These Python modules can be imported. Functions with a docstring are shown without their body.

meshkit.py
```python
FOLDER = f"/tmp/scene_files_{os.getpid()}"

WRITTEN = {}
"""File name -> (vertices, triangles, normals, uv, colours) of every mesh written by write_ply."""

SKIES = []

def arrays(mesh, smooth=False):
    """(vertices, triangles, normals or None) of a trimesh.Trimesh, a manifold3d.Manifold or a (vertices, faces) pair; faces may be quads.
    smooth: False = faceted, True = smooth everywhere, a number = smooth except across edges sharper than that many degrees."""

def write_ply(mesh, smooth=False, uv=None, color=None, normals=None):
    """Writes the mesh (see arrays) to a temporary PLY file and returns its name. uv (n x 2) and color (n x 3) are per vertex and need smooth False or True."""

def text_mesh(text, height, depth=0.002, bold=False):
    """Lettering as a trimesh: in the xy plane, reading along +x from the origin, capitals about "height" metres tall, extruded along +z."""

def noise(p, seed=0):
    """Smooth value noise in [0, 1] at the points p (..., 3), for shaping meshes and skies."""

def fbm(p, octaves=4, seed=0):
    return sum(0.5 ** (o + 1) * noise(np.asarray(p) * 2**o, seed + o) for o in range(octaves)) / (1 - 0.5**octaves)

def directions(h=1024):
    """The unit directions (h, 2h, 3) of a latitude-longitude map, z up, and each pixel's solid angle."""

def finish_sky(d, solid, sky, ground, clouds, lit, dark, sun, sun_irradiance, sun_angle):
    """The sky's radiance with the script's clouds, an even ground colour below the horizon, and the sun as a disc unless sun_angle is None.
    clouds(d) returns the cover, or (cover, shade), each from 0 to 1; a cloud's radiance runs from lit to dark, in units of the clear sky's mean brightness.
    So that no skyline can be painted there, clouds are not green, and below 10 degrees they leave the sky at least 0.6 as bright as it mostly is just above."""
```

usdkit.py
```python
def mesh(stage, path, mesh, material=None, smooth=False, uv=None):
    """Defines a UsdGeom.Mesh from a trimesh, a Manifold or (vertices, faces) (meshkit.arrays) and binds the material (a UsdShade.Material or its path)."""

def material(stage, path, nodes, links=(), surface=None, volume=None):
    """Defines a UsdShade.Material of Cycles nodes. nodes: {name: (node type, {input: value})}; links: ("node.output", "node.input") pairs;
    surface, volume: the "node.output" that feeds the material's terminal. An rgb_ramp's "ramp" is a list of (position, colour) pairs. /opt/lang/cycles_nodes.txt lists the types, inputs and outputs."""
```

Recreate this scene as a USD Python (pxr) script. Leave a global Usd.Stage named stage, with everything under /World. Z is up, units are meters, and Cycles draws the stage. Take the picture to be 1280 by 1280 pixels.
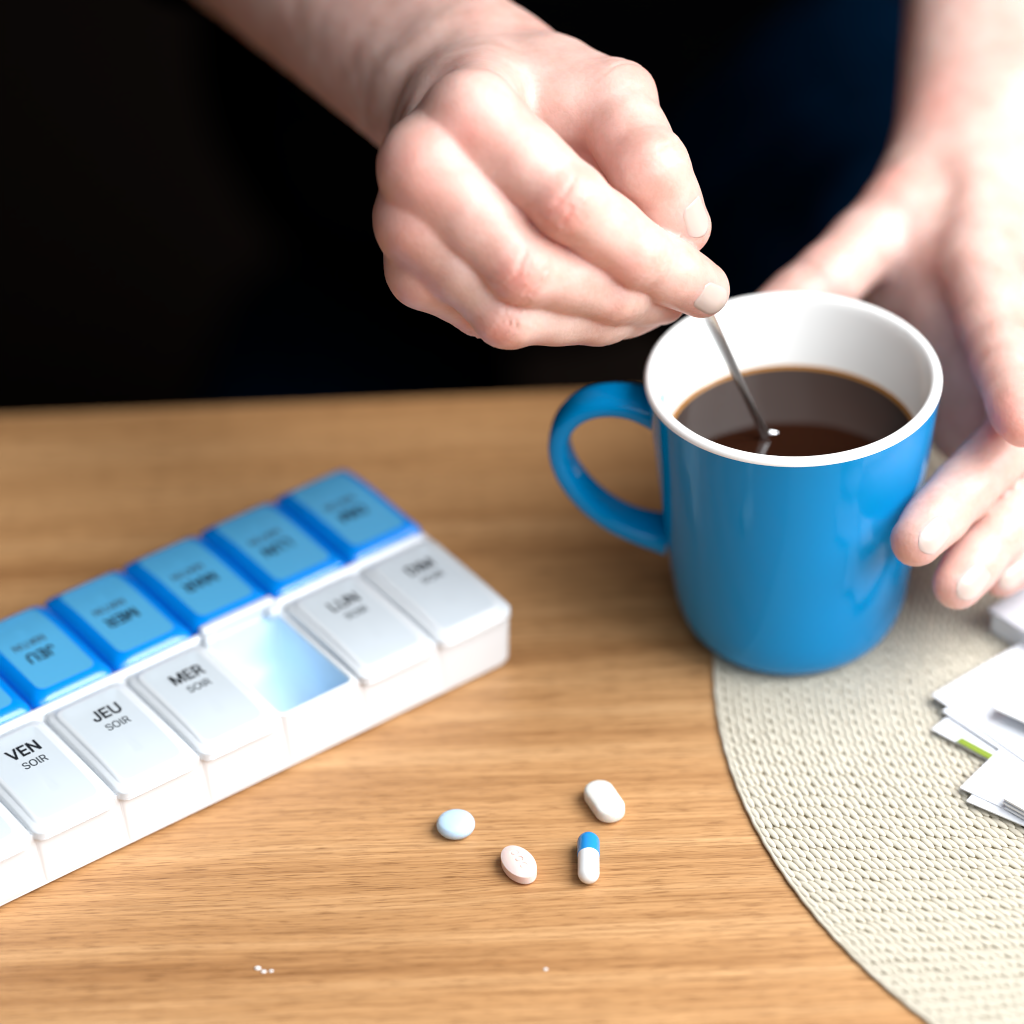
import math, random
import numpy as np
import trimesh, manifold3d, shapely
from shapely.geometry import Polygon, box as sbox
import usdkit, meshkit
from pxr import Usd, UsdGeom, UsdLux, UsdShade, Gf, Sdf, Vt

stage = Usd.Stage.CreateInMemory()
UsdGeom.SetStageUpAxis(stage, 'Z'); UsdGeom.SetStageMetersPerUnit(stage, 1.0)
UsdGeom.Xform.Define(stage, '/World'); UsdGeom.Scope.Define(stage, '/World/Looks')
MM = 0.001
rng = np.random.default_rng(7)

# ------------------------------------------------------------------ camera
EXPOSURE = 0.0
PITCH, ROLL = math.radians(36.96), math.radians(-2.35)
POS = np.array([-81.2, -928.3, 743.9]) * MM
fw = np.array([0, math.cos(PITCH), -math.sin(PITCH)]); rt = np.array([1.0, 0, 0]); up = np.cross(rt, fw)
r2 = math.cos(ROLL) * rt + math.sin(ROLL) * up; u2 = -math.sin(ROLL) * rt + math.cos(ROLL) * up
cam = UsdGeom.Camera.Define(stage, '/World/camera')
M4 = Gf.Matrix4d(*r2, 0, *u2, 0, *(-fw), 0, *POS, 1)
cam.AddTransformOp().Set(M4)
cam.CreateHorizontalApertureAttr(24.0); cam.CreateVerticalApertureAttr(24.0)
cam.CreateFocalLengthAttr(24.0 * 5000 / 1280)
cam.CreateFStopAttr(2.25); cam.CreateFocusDistanceAttr(1.106)
cam.CreateClippingRangeAttr(Gf.Vec2f(0.05, 100)); cam.CreateExposureAttr(EXPOSURE)

# ------------------------------------------------------------------ light: one window to the right, a dim one behind the camera
def rect(name, pos, target, w, h, power, color):
    l = UsdLux.RectLight.Define(stage, '/World/' + name)
    z = np.array(pos, float) - np.array(target, float); z /= np.linalg.norm(z)
    x = np.cross([0, 0, 1.0], z); x /= np.linalg.norm(x); y = np.cross(z, x)
    l.AddTransformOp().Set(Gf.Matrix4d(*x, 0, *y, 0, *z, 0, *map(float, pos), 1))
    l.CreateWidthAttr(w); l.CreateHeightAttr(h); l.CreateIntensityAttr(power); l.CreateColorAttr(Gf.Vec3f(*color))
rect('window_light', (0.75, -0.21, 0.87), (0, 0, 0.05), 1.15, 0.95, 10.4, (0.97, 0.985, 1.0))
rect('room_light', (0.50, -1.15, 1.45), (0, 0, 0.05), 2.0, 1.5, 3.3, (0.90, 0.95, 1.0))

# ------------------------------------------------------------------ helpers
_names = {}
def numbered(parent, name):
    k = (parent, name); n = _names.get(k, 0); _names[k] = n + 1
    return f'{parent}/{name}' if n == 0 else f'{parent}/{name}_{n:03d}'
def tag(prim, label=None, cat=None, group=None, kind=None):
    for k, v in (('label', label), ('category', cat), ('group', group), ('kind', kind)):
        if v: prim.SetCustomDataByKey(k, v)
    return prim
def thing(name, label, cat, loc=(0, 0, 0), rotz=0, group=None):
    x = UsdGeom.Xform.Define(stage, numbered('/World', name))
    x.AddTranslateOp().Set(Gf.Vec3d(*[float(c) * MM for c in loc])); x.AddRotateZOp().Set(float(rotz))
    return tag(x.GetPrim(), label, cat, group)
def put(name, m, material, parent=None, smooth=False, label=None, kind=None):
    """m in millimetres: trimesh, Manifold or (v, f)"""
    v, f, _ = meshkit.arrays(m)
    path = numbered(str(parent.GetPath()) if parent else '/World', name)
    p = usdkit.mesh(stage, path, (np.asarray(v) * MM, f), material, smooth=smooth).GetPrim()
    return tag(p, label, None, None, kind)
MF = manifold3d.Manifold; CS = manifold3d.CrossSection
def sph(c, r, n=20): return MF.sphere(r, n).translate(tuple(map(float, c)))
def rbox(x0, x1, y0, y1, z0, z1, r, n=16):
    return MF.batch_hull([sph((x, y, z), r, n) for x in (x0 + r, x1 - r) for y in (y0 + r, y1 - r) for z in (z0 + r, z1 - r)])
def rrect(x0, x1, y0, y1, r): return sbox(x0 + r, y0 + r, x1 - r, y1 - r).buffer(r, 6)
def layers(rings):
    """closed skin through equally sampled rings (list of (n,3)), capped by fans"""
    n = len(rings[0]); v = np.vstack(rings + [rings[0].mean(0, keepdims=True), rings[-1].mean(0, keepdims=True)]); f = []
    for k in range(len(rings) - 1):
        a = k * n; b = a + n
        for i in range(n):
            j = (i + 1) % n; f += [(a + i, a + j, b + j), (a + i, b + j, b + i)]
    c0 = len(rings) * n; c1 = c0 + 1; L = (len(rings) - 1) * n
    for i in range(n):
        j = (i + 1) % n; f += [(c0, j, i), (c1, L + i, L + j)]
    return trimesh.Trimesh(v, f, process=False)
def ringpts(poly, n, z):
    ln = poly.exterior if hasattr(poly, 'exterior') else poly
    t = np.linspace(0, 1, n, endpoint=False)
    p = np.array([ln.interpolate(a, normalized=True).coords[0] for a in t])
    if Polygon(p).exterior.is_ccw is False: p = p[::-1]
    return np.column_stack([p, np.full(n, z)])
def lathe(profile, n=96):
    pr = np.array(profile, float); th = np.linspace(0, 2 * np.pi, n, endpoint=False)
    return [np.column_stack([r * np.cos(th), r * np.sin(th), np.full(n, z)]) for r, z in pr]
def shell_lathe(profile, n=96):
    """open skin of revolution (no caps)"""
    rings = lathe(profile, n); v = np.vstack(rings); f = []
    for k in range(len(rings) - 1):
        a = k * n; b = a + n; i = np.arange(n); j = (i + 1) % n
        f.append(np.column_stack([a + i, a + j, b + j])); f.append(np.column_stack([a + i, b + j, b + i]))
    return trimesh.Trimesh(v, np.vstack(f), process=False)
def spline(P, n):
    from scipy.interpolate import CubicSpline
    P = np.asarray(P, float); t = np.r_[0, np.cumsum(np.linalg.norm(np.diff(P, axis=0), axis=1))]
    return CubicSpline(t, P)(np.linspace(0, t[-1], n))
mat = lambda name, nodes, links, surface='p.BSDF', **k: usdkit.material(stage, '/World/Looks/' + name, nodes, links, surface=surface, **k)

# ------------------------------------------------------------------ materials
def plain(name, col, rough=0.5, **k):
    return mat(name, {'p': ('principled_bsdf', {'base_color': col, 'roughness': rough, **k})}, [])

WOOD = mat('oak', {
    'tc': ('texture_coordinate', {}),
    'warpm': ('mapping', {'scale': (3.0, 14.0, 1.0)}),
    'warp': ('noise_texture', {'scale': 1.0, 'detail': 2.0}),
    'wsub': ('vector_math', {'math_type': 'subtract', 'vector2': (0.5, 0.5, 0.5)}),
    'wsc': ('vector_math', {'math_type': 'multiply', 'vector2': (0.0, 0.012, 0.0)}),
    'wadd': ('vector_math', {'math_type': 'add'}),
    'm1': ('mapping', {'scale': (2.6, 85.0, 8.0)}), 'n1': ('noise_texture', {'scale': 1.0, 'detail': 4.0, 'roughness': 0.6}),
    'm2': ('mapping', {'scale': (20.0, 900.0, 8.0)}), 'n2': ('noise_texture', {'scale': 1.0, 'detail': 3.0, 'roughness': 0.65}),
    'm3': ('mapping', {'scale': (110.0, 2600.0, 8.0)}), 'n3': ('noise_texture', {'scale': 1.0, 'detail': 2.0, 'roughness': 0.6}),
    'm4': ('mapping', {'scale': (3.5, 9.0, 1.0)}), 'n4': ('noise_texture', {'scale': 1.0, 'detail': 2.0}),
    'r1': ('rgb_ramp', {'ramp': [(0.25, (0.33, 0.155, 0.057)), (0.5, (0.50, 0.270, 0.115)), (0.75, (0.60, 0.355, 0.17))]}),
    'r2': ('rgb_ramp', {'ramp': [(0.30, (0.62, 0.55, 0.48)), (0.5, (0.97, 0.96, 0.95)), (0.72, (1.18, 1.2, 1.24))]}),
    'r3': ('rgb_ramp', {'ramp': [(0.34, (0.36, 0.27, 0.20)), (0.46, (1, 1, 1)), (1.0, (1.0, 1.0, 1.0))]}),
    'r4': ('rgb_ramp', {'ramp': [(0.3, (0.86, 0.83, 0.80)), (0.7, (1.07, 1.07, 1.07))]}),
    'x1': ('mix_color', {'blend_type': 'multiply', 'fac': 0.85, 'use_clamp': False}), 'x2': ('mix_color', {'blend_type': 'multiply', 'fac': 0.7, 'use_clamp': False}),
    'x3': ('mix_color', {'blend_type': 'multiply', 'fac': 1.0, 'use_clamp': False}),
    'ha': ('math', {'math_type': 'multiply_add', 'value2': 0.6}), 'b': ('bump', {'strength': 0.35, 'distance': 0.0004}),
    'p': ('principled_bsdf', {'roughness': 0.42, 'specular_ior_level': 0.4})},
    [('tc.object', 'warpm.vector'), ('warpm.vector', 'warp.vector'), ('warp.color', 'wsub.vector1'), ('wsub.vector', 'wsc.vector1'), ('wsc.vector', 'wadd.vector1'), ('tc.object', 'wadd.vector2'),
     ('wadd.vector', 'm1.vector'), ('wadd.vector', 'm2.vector'), ('wadd.vector', 'm3.vector'), ('tc.object', 'm4.vector'),
     ('m1.vector', 'n1.vector'), ('m2.vector', 'n2.vector'), ('m3.vector', 'n3.vector'), ('m4.vector', 'n4.vector'),
     ('n1.fac', 'r1.fac'), ('n2.fac', 'r2.fac'), ('n3.fac', 'r3.fac'), ('n4.fac', 'r4.fac'),
     ('r1.color', 'x1.a'), ('r2.color', 'x1.b'), ('x1.result', 'x2.a'), ('r3.color', 'x2.b'), ('x2.result', 'x3.a'), ('r4.color', 'x3.b'), ('x3.result', 'p.base_color'),
     ('n2.fac', 'ha.value1'), ('n3.fac', 'ha.value3'), ('ha.value', 'b.height'), ('b.normal', 'p.normal')])
GLAZE = plain('blue_glaze', (0.0, 0.225, 0.54), 0.07, specular_ior_level=0.16)
PORCELAIN = plain('white_glaze', (0.86, 0.86, 0.84), 0.14)
def plastic(name, col, trans, clear, rough):
    return mat(name, {
        'd': ('principled_bsdf', {'base_color': col, 'roughness': rough, 'specular_ior_level': 0.4}), 't': ('translucent_bsdf', {'color': trans}),
        'c': ('transparent_bsdf', {'color': trans}), 'm1': ('mix_closure', {'fac': 0.10}), 'm2': ('mix_closure', {'fac': clear}),
        'g': ('glossy_bsdf', {'roughness': 0.12, 'color': (1, 1, 1)}), 'fr': ('fresnel', {'IOR': 1.4}), 'm3': ('mix_closure', {})},
        [('d.BSDF', 'm1.closure1'), ('t.BSDF', 'm1.closure2'), ('m1.closure', 'm2.closure1'), ('c.BSDF', 'm2.closure2'), ('m2.closure', 'm3.closure1'), ('g.BSDF', 'm3.closure2'), ('fr.fac', 'm3.fac')], surface='m3.closure')
TRAY = plastic('milky_plastic', (0.84, 0.865, 0.89), (0.90, 0.94, 0.98), 0.0, 0.35)
CLEAR = plastic('frosted_plastic', (0.91, 0.94, 0.965), (0.94, 0.97, 1.0), 0.25, 0.3)
LINER = plain('pale_blue_liner', (0.62, 0.81, 0.965), 0.4)
PANE = plastic('window_plastic', (0.87, 0.945, 1.0), (0.92, 0.97, 1.0), 0.30, 0.3)
BLUE = plastic('blue_plastic', (0.0, 0.28, 0.90), (0.02, 0.45, 1.0), 0.14, 0.25)
BLUEPANEL = plastic('pale_blue_plastic', (0.13, 0.56, 0.94), (0.2, 0.66, 1.0), 0.26, 0.25)
INK = plain('black_ink', (0.008, 0.010, 0.014), 0.5)
INKGREY = plain('grey_ink', (0.05, 0.06, 0.07), 0.5)
STEEL = plain('steel', (0.62, 0.63, 0.64), 0.16, metallic=1.0)
COFFEE = mat('coffee', {'tc': ('texture_coordinate', {}), 'n': ('noise_texture', {'scale': 70.0, 'detail': 1.0}), 'b': ('bump', {'strength': 0.06, 'distance': 0.001}),'p': ('principled_bsdf', {'base_color': (0.018, 0.006, 0.003), 'roughness': 0.03, 'ior': 1.33})}, [('tc.object', 'n.vector'), ('n.fac', 'b.height'), ('b.normal', 'p.normal')])
COFFEE_EDGE = plain('coffee_rim', (0.26, 0.11, 0.018), 0.08)
def tablet(name, col):
    return mat(name, {'tc': ('texture_coordinate', {}), 'n': ('noise_texture', {'scale': 2600.0, 'detail': 2.0}), 'b': ('bump', {'strength': 0.12, 'distance': 0.0002}),
        'p': ('principled_bsdf', {'base_color': col, 'roughness': 0.55, 'subsurface_weight': 0.15, 'subsurface_scale': 0.001})},
        [('tc.object', 'n.vector'), ('n.fac', 'b.height'), ('b.normal', 'p.normal')])
T_BLUE, T_PINK, T_WHITE = tablet('tablet_blue', (0.48, 0.65, 0.80)), tablet('tablet_pink', (0.78, 0.60, 0.55)), tablet('tablet_white', (0.76, 0.75, 0.69))
CAP_BLUE, CAP_WHITE = plain('capsule_blue', (0.02, 0.25, 0.62), 0.2), plain('capsule_white', (0.85, 0.86, 0.86), 0.22)
STRAW = mat('paper_cord', {'oi': ('object_info', {}), 'tc': ('texture_coordinate', {}), 'n': ('noise_texture', {'scale': 160.0, 'detail': 3.0}),
    'r': ('rgb_ramp', {'ramp': [(0.3, (0.53, 0.475, 0.37)), (0.7, (0.665, 0.615, 0.51))]}),
    'p': ('principled_bsdf', {'roughness': 0.62, 'specular_ior_level': 0.35})}, [('tc.object', 'n.vector'), ('n.fac', 'r.fac'), ('r.color', 'p.base_color')])
STRAW_DARK = plain('cord_backing', (0.20, 0.16, 0.09), 0.9)
PAPER = plain('white_paper', (0.72, 0.73, 0.76), 0.6)
PAPER_B = plain('bright_paper', (0.88, 0.88, 0.88), 0.5)
PAPER_G = plain('grey_card', (0.50, 0.50, 0.53), 0.55)
GREEN = plain('lime_print', (0.22, 0.30, 0.03), 0.5)
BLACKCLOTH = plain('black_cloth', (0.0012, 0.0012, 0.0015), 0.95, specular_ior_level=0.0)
DENIM = mat('dark_denim', {'tc': ('texture_coordinate', {}), 'n': ('noise_texture', {'scale': 60.0, 'detail': 4.0}),
    'r': ('rgb_ramp', {'ramp': [(0.3, (0.0006, 0.005, 0.014)), (0.7, (0.001, 0.010, 0.028))]}), 'p': ('principled_bsdf', {'roughness': 0.9, 'specular_ior_level': 0.0})},
    [('tc.object', 'n.vector'), ('n.fac', 'r.fac'), ('r.color', 'p.base_color')])
FLOOR = plain('dark_floor', (0.011, 0.0075, 0.006), 0.8, specular_ior_level=0.0)
SKIN = mat('skin', {
    'tc': ('texture_coordinate', {}), 'at': ('attribute', {'attribute': 'flush'}),
    'n1': ('noise_texture', {'scale': 75.0, 'detail': 6.0, 'roughness': 0.68}), 'r1': ('rgb_ramp', {'ramp': [(0.32, (0.55, 0.335, 0.275)), (0.5, (0.63, 0.405, 0.345)), (0.68, (0.68, 0.465, 0.405))]}),
    'red': ('mix_color', {'blend_type': 'mix', 'b': (0.66, 0.235, 0.19)}),
    'n2': ('noise_texture', {'scale': 900.0, 'detail': 3.0, 'roughness': 0.6}), 'v': ('voronoi_texture', {'scale': 460.0, 'feature': 'distance_to_edge'}), 'vm': ('map_range', {'from_min': 0.0, 'from_max': 0.2, 'to_min': 0.0, 'to_max': 0.32, 'clamp': True}),
    'ha': ('math', {'math_type': 'add'}), 'b': ('bump', {'strength': 0.20, 'distance': 0.0004}),
    'p': ('principled_bsdf', {'roughness': 0.42, 'specular_ior_level': 0.45, 'subsurface_weight': 0.4, 'subsurface_scale': 0.0022, 'subsurface_radius': (1.0, 0.35, 0.2)})},
    [('tc.object', 'n1.vector'), ('tc.object', 'n2.vector'), ('tc.object', 'v.vector'), ('n1.fac', 'r1.fac'), ('r1.color', 'red.a'), ('at.fac', 'red.fac'), ('red.result', 'p.base_color'),
     ('n2.fac', 'ha.value1'), ('v.distance', 'vm.value'), ('vm.result', 'ha.value2'), ('ha.value', 'b.height'), ('b.normal', 'p.normal')])
NAIL = plain('fingernail', (0.65, 0.425, 0.365), 0.22, specular_ior_level=0.5, subsurface_weight=0.3, subsurface_scale=0.002)

# ------------------------------------------------------------------ setting: floor, table
fl = put('floor', trimesh.creation.box((6000, 6000, 10), trimesh.transformations.translation_matrix((0, 1000, -490))), FLOOR, kind='structure')
tb = thing('table', 'light oak tabletop with horizontal grain under everything', 'table', (-60, -240, 0))
slab = rbox(-800, 800, -360, 365, -34, 0, 2.5, 24)
put('tabletop', slab, WOOD, tb, smooth=40)

# ------------------------------------------------------------------ mug
MUG_OUT = [(20, 0.4), (22.4, 0), (26.4, 1.5), (29.6, 4.2), (32.0, 8.0), (34.0, 14.5), (35.4, 24), (36.4, 33), (38.2, 50), (40.1, 70), (41.6, 84), (42.25, 88.4)]
pz = np.array(MUG_OUT)
mug = thing('mug', 'glossy blue mug with white inside, half full of black coffee', 'mug', (0, 0, 0))
MAT_Z = 2.2
zz = np.r_[np.linspace(0.6, 10, 12), np.linspace(13, 88.6, 30)]
rr = np.interp(zz, pz[2:, 1], pz[2:, 0])
from scipy.interpolate import PchipInterpolator
rr = PchipInterpolator(np.r_[0, pz[2:, 1]], np.r_[23.6, pz[2:, 0]])(zz)
outer = [(20.5, 0.9), (21.2, 0.15), (22.4, 0.0), (23.8, 0.12)] + list(zip(rr, zz))
put('body', shell_lathe([(0.01, 0.9)] + outer, 144), GLAZE, mug, smooth=50)
ri = lambda z: float(PchipInterpolator(np.r_[0, pz[2:, 1]], np.r_[23.6, pz[2:, 0]])(min(z, 88.4))) - 3.5
inner = [(42.27, 88.6), (42.3, 89.2), (42.0, 89.9), (41.4, 90.4), (40.6, 90.6), (39.8, 90.4), (39.2, 89.8), (38.9, 88.9)] + [(ri(z), z) for z in np.linspace(87, 16, 24)] + [(ri(12) - 1, 12), (ri(9) - 3.5, 8.5), (ri(7) - 8, 6.6), (0.01, 6.2)]
put('lining', shell_lathe(inner, 144), PORCELAIN, mug, smooth=60)
cl = spline([(38.6, 75.0), (44, 76.8), (52, 77.5), (60, 75), (66.4, 67.5), (67.2, 57), (62.0, 45.5), (53, 36.6), (44, 32.2), (36.0, 30.4)], 60)
a = math.radians(170); w = np.array([math.cos(a), math.sin(a), 0]); side = np.array([-w[1], w[0], 0])
rings = []
T = np.gradient(cl, axis=0); T /= np.linalg.norm(T, axis=1, keepdims=True)
for k, (p, t) in enumerate(zip(cl, T)):
    nrm = np.array([-t[1], t[0]]); e = abs(2 * k / 59 - 1)
    hw = 6.3 + 2.0 * e ** 6; ht = 3.2 + 1.0 * e ** 8
    th = np.linspace(0, 2 * np.pi, 28, endpoint=False)
    c, s = np.cos(th), np.sin(th); cx = np.sign(c) * np.abs(c) ** 0.75 * hw; cy = np.sign(s) * np.abs(s) ** 0.75 * ht
    c3 = p[0] * w + np.array([0, 0, p[1]]); n3 = nrm[0] * w + np.array([0, 0, nrm[1]])
    rings.append(c3 + cx[:, None] * side + cy[:, None] * n3)
hm = layers(rings); trimesh.repair.fix_normals(hm)
put('handle', hm, GLAZE, mug, smooth=50)
CZ = 67.5
cf = thing('coffee', 'black coffee filling the blue mug with an amber rim', 'coffee', (0, 0, 0))
put('liquid', shell_lathe([(0.01, CZ), (20, CZ), (ri(CZ) - 1.6, CZ), (ri(CZ) - 1.3, CZ + .03)], 120), COFFEE, cf, smooth=True)
put('amber_edge', shell_lathe([(ri(CZ) - 1.35, CZ + 0.02), (ri(CZ) - 0.7, CZ + 0.12), (ri(CZ) + .15, CZ + 0.6)], 120), COFFEE_EDGE, cf, smooth=True)

# ------------------------------------------------------------------ teaspoon
sp = thing('teaspoon', 'thin steel teaspoon standing in the coffee, held by the right hand', 'spoon', (0, 0, 0))
S0, S1 = np.array([-7.2, 0.5, 67.5]), np.array([-32.3, 0.7, 132.8])
ax = (S1 - S0) / np.linalg.norm(S1 - S0); bx = np.cross(ax, [0.25, -1, 0.1]); bx /= np.linalg.norm(bx); cx_ = np.cross(ax, bx)
LS = np.linalg.norm(S1 - S0)
def flat_sweep(stations, n=18):
    R = []
    th = np.linspace(0, 2 * np.pi, n, endpoint=False)
    for s, hw, ht, off in stations:
        R.append(S0 + ax * s + cx_ * off + np.outer(np.cos(th) * hw, bx) + np.outer(np.sin(th) * ht, cx_))
    m = layers(R); trimesh.repair.fix_normals(m); return m
put('handle', flat_sweep([(1, 1.6, 0.9, 0), (8, 1.2, 0.85, 0), (20, 1.25, 0.75, 0), (45, 1.7, 0.65, 0), (75, 2.6, 0.6, 0), (LS - 5, 3.4, 0.6, 0), (LS - 1, 2.6, 0.55, 0), (LS, 1.0, 0.4, 0)]), STEEL, sp, smooth=50)
bo = []
for s in np.linspace(0, 1, 15):
    L = -28.8 + 29 * s; wdt = 8.2 * math.sqrt(max(1e-3, 1 - ((s - 0.42) / (0.42 if s < .42 else 0.60)) ** 2)) + 0.25
    bo.append((L, wdt, 0.5, 2.4 * (((s - .42) / .58) ** 2)))
put('bowl', flat_sweep(bo, 24), STEEL, sp, smooth=60)

# ------------------------------------------------------------------ pill organizer
ORG = thing('pill_organizer', 'weekly pill organizer, blue morning lids behind frosted evening lids', 'pill organizer', (-82.15, -14.09, 0), 34.49)
PW, DEP, ZT = 26.98, 86.6, 21.0
MIDY = 43.4
cups, pockets = [], []
for k in range(7):
    x1 = -k * PW; x0 = x1 - PW
    o = MF.batch_hull([sph((x, y, 3.2), 3.0, 24) for x in (x0 + 3.4, x1 - 3.4) for y in (3.6, DEP - 3.6)] +
                      [MF.cylinder(0.4, 2.6, 2.6, 24).translate((x, y, ZT - 0.4)) for x in (x0 + 2.55, x1 - 2.55) for y in (2.6, DEP - 2.6)])
    cups.append(o)
    for y0, y1 in ((1.6, MIDY - 1.4), (MIDY + 1.4, DEP - 1.6)):
        pockets.append(MF.batch_hull([sph((x, y, 8.5), 7.0, 20) for x in (x0 + 8.2, x1 - 8.2) for y in (y0 + 7, y1 - 7)] +
                                     [MF.cylinder(1, 2.0, 2.0, 16).translate((x, y, ZT)) for x in (x0 + 3.2, x1 - 3.2) for y in (y0 + 2, y1 - 2)]))
joint = MF.cube((7 * PW - 8, DEP - 1.6, ZT - 2)).translate((-7 * PW + 4, .8, 1.5))
tray = MF.batch_boolean(cups + [joint], manifold3d.OpType.Add) - MF.batch_boolean(pockets, manifold3d.OpType.Add)
hinge = MF.cylinder(7 * PW - 6, 1.5, 1.5, 16).rotate((0, 90, 0)).translate((-7 * PW + 3, MIDY, ZT + 1.0))
put('tray', tray, TRAY, ORG, smooth=35)
put('hinge', hinge, TRAY, ORG, smooth=40)

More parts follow.
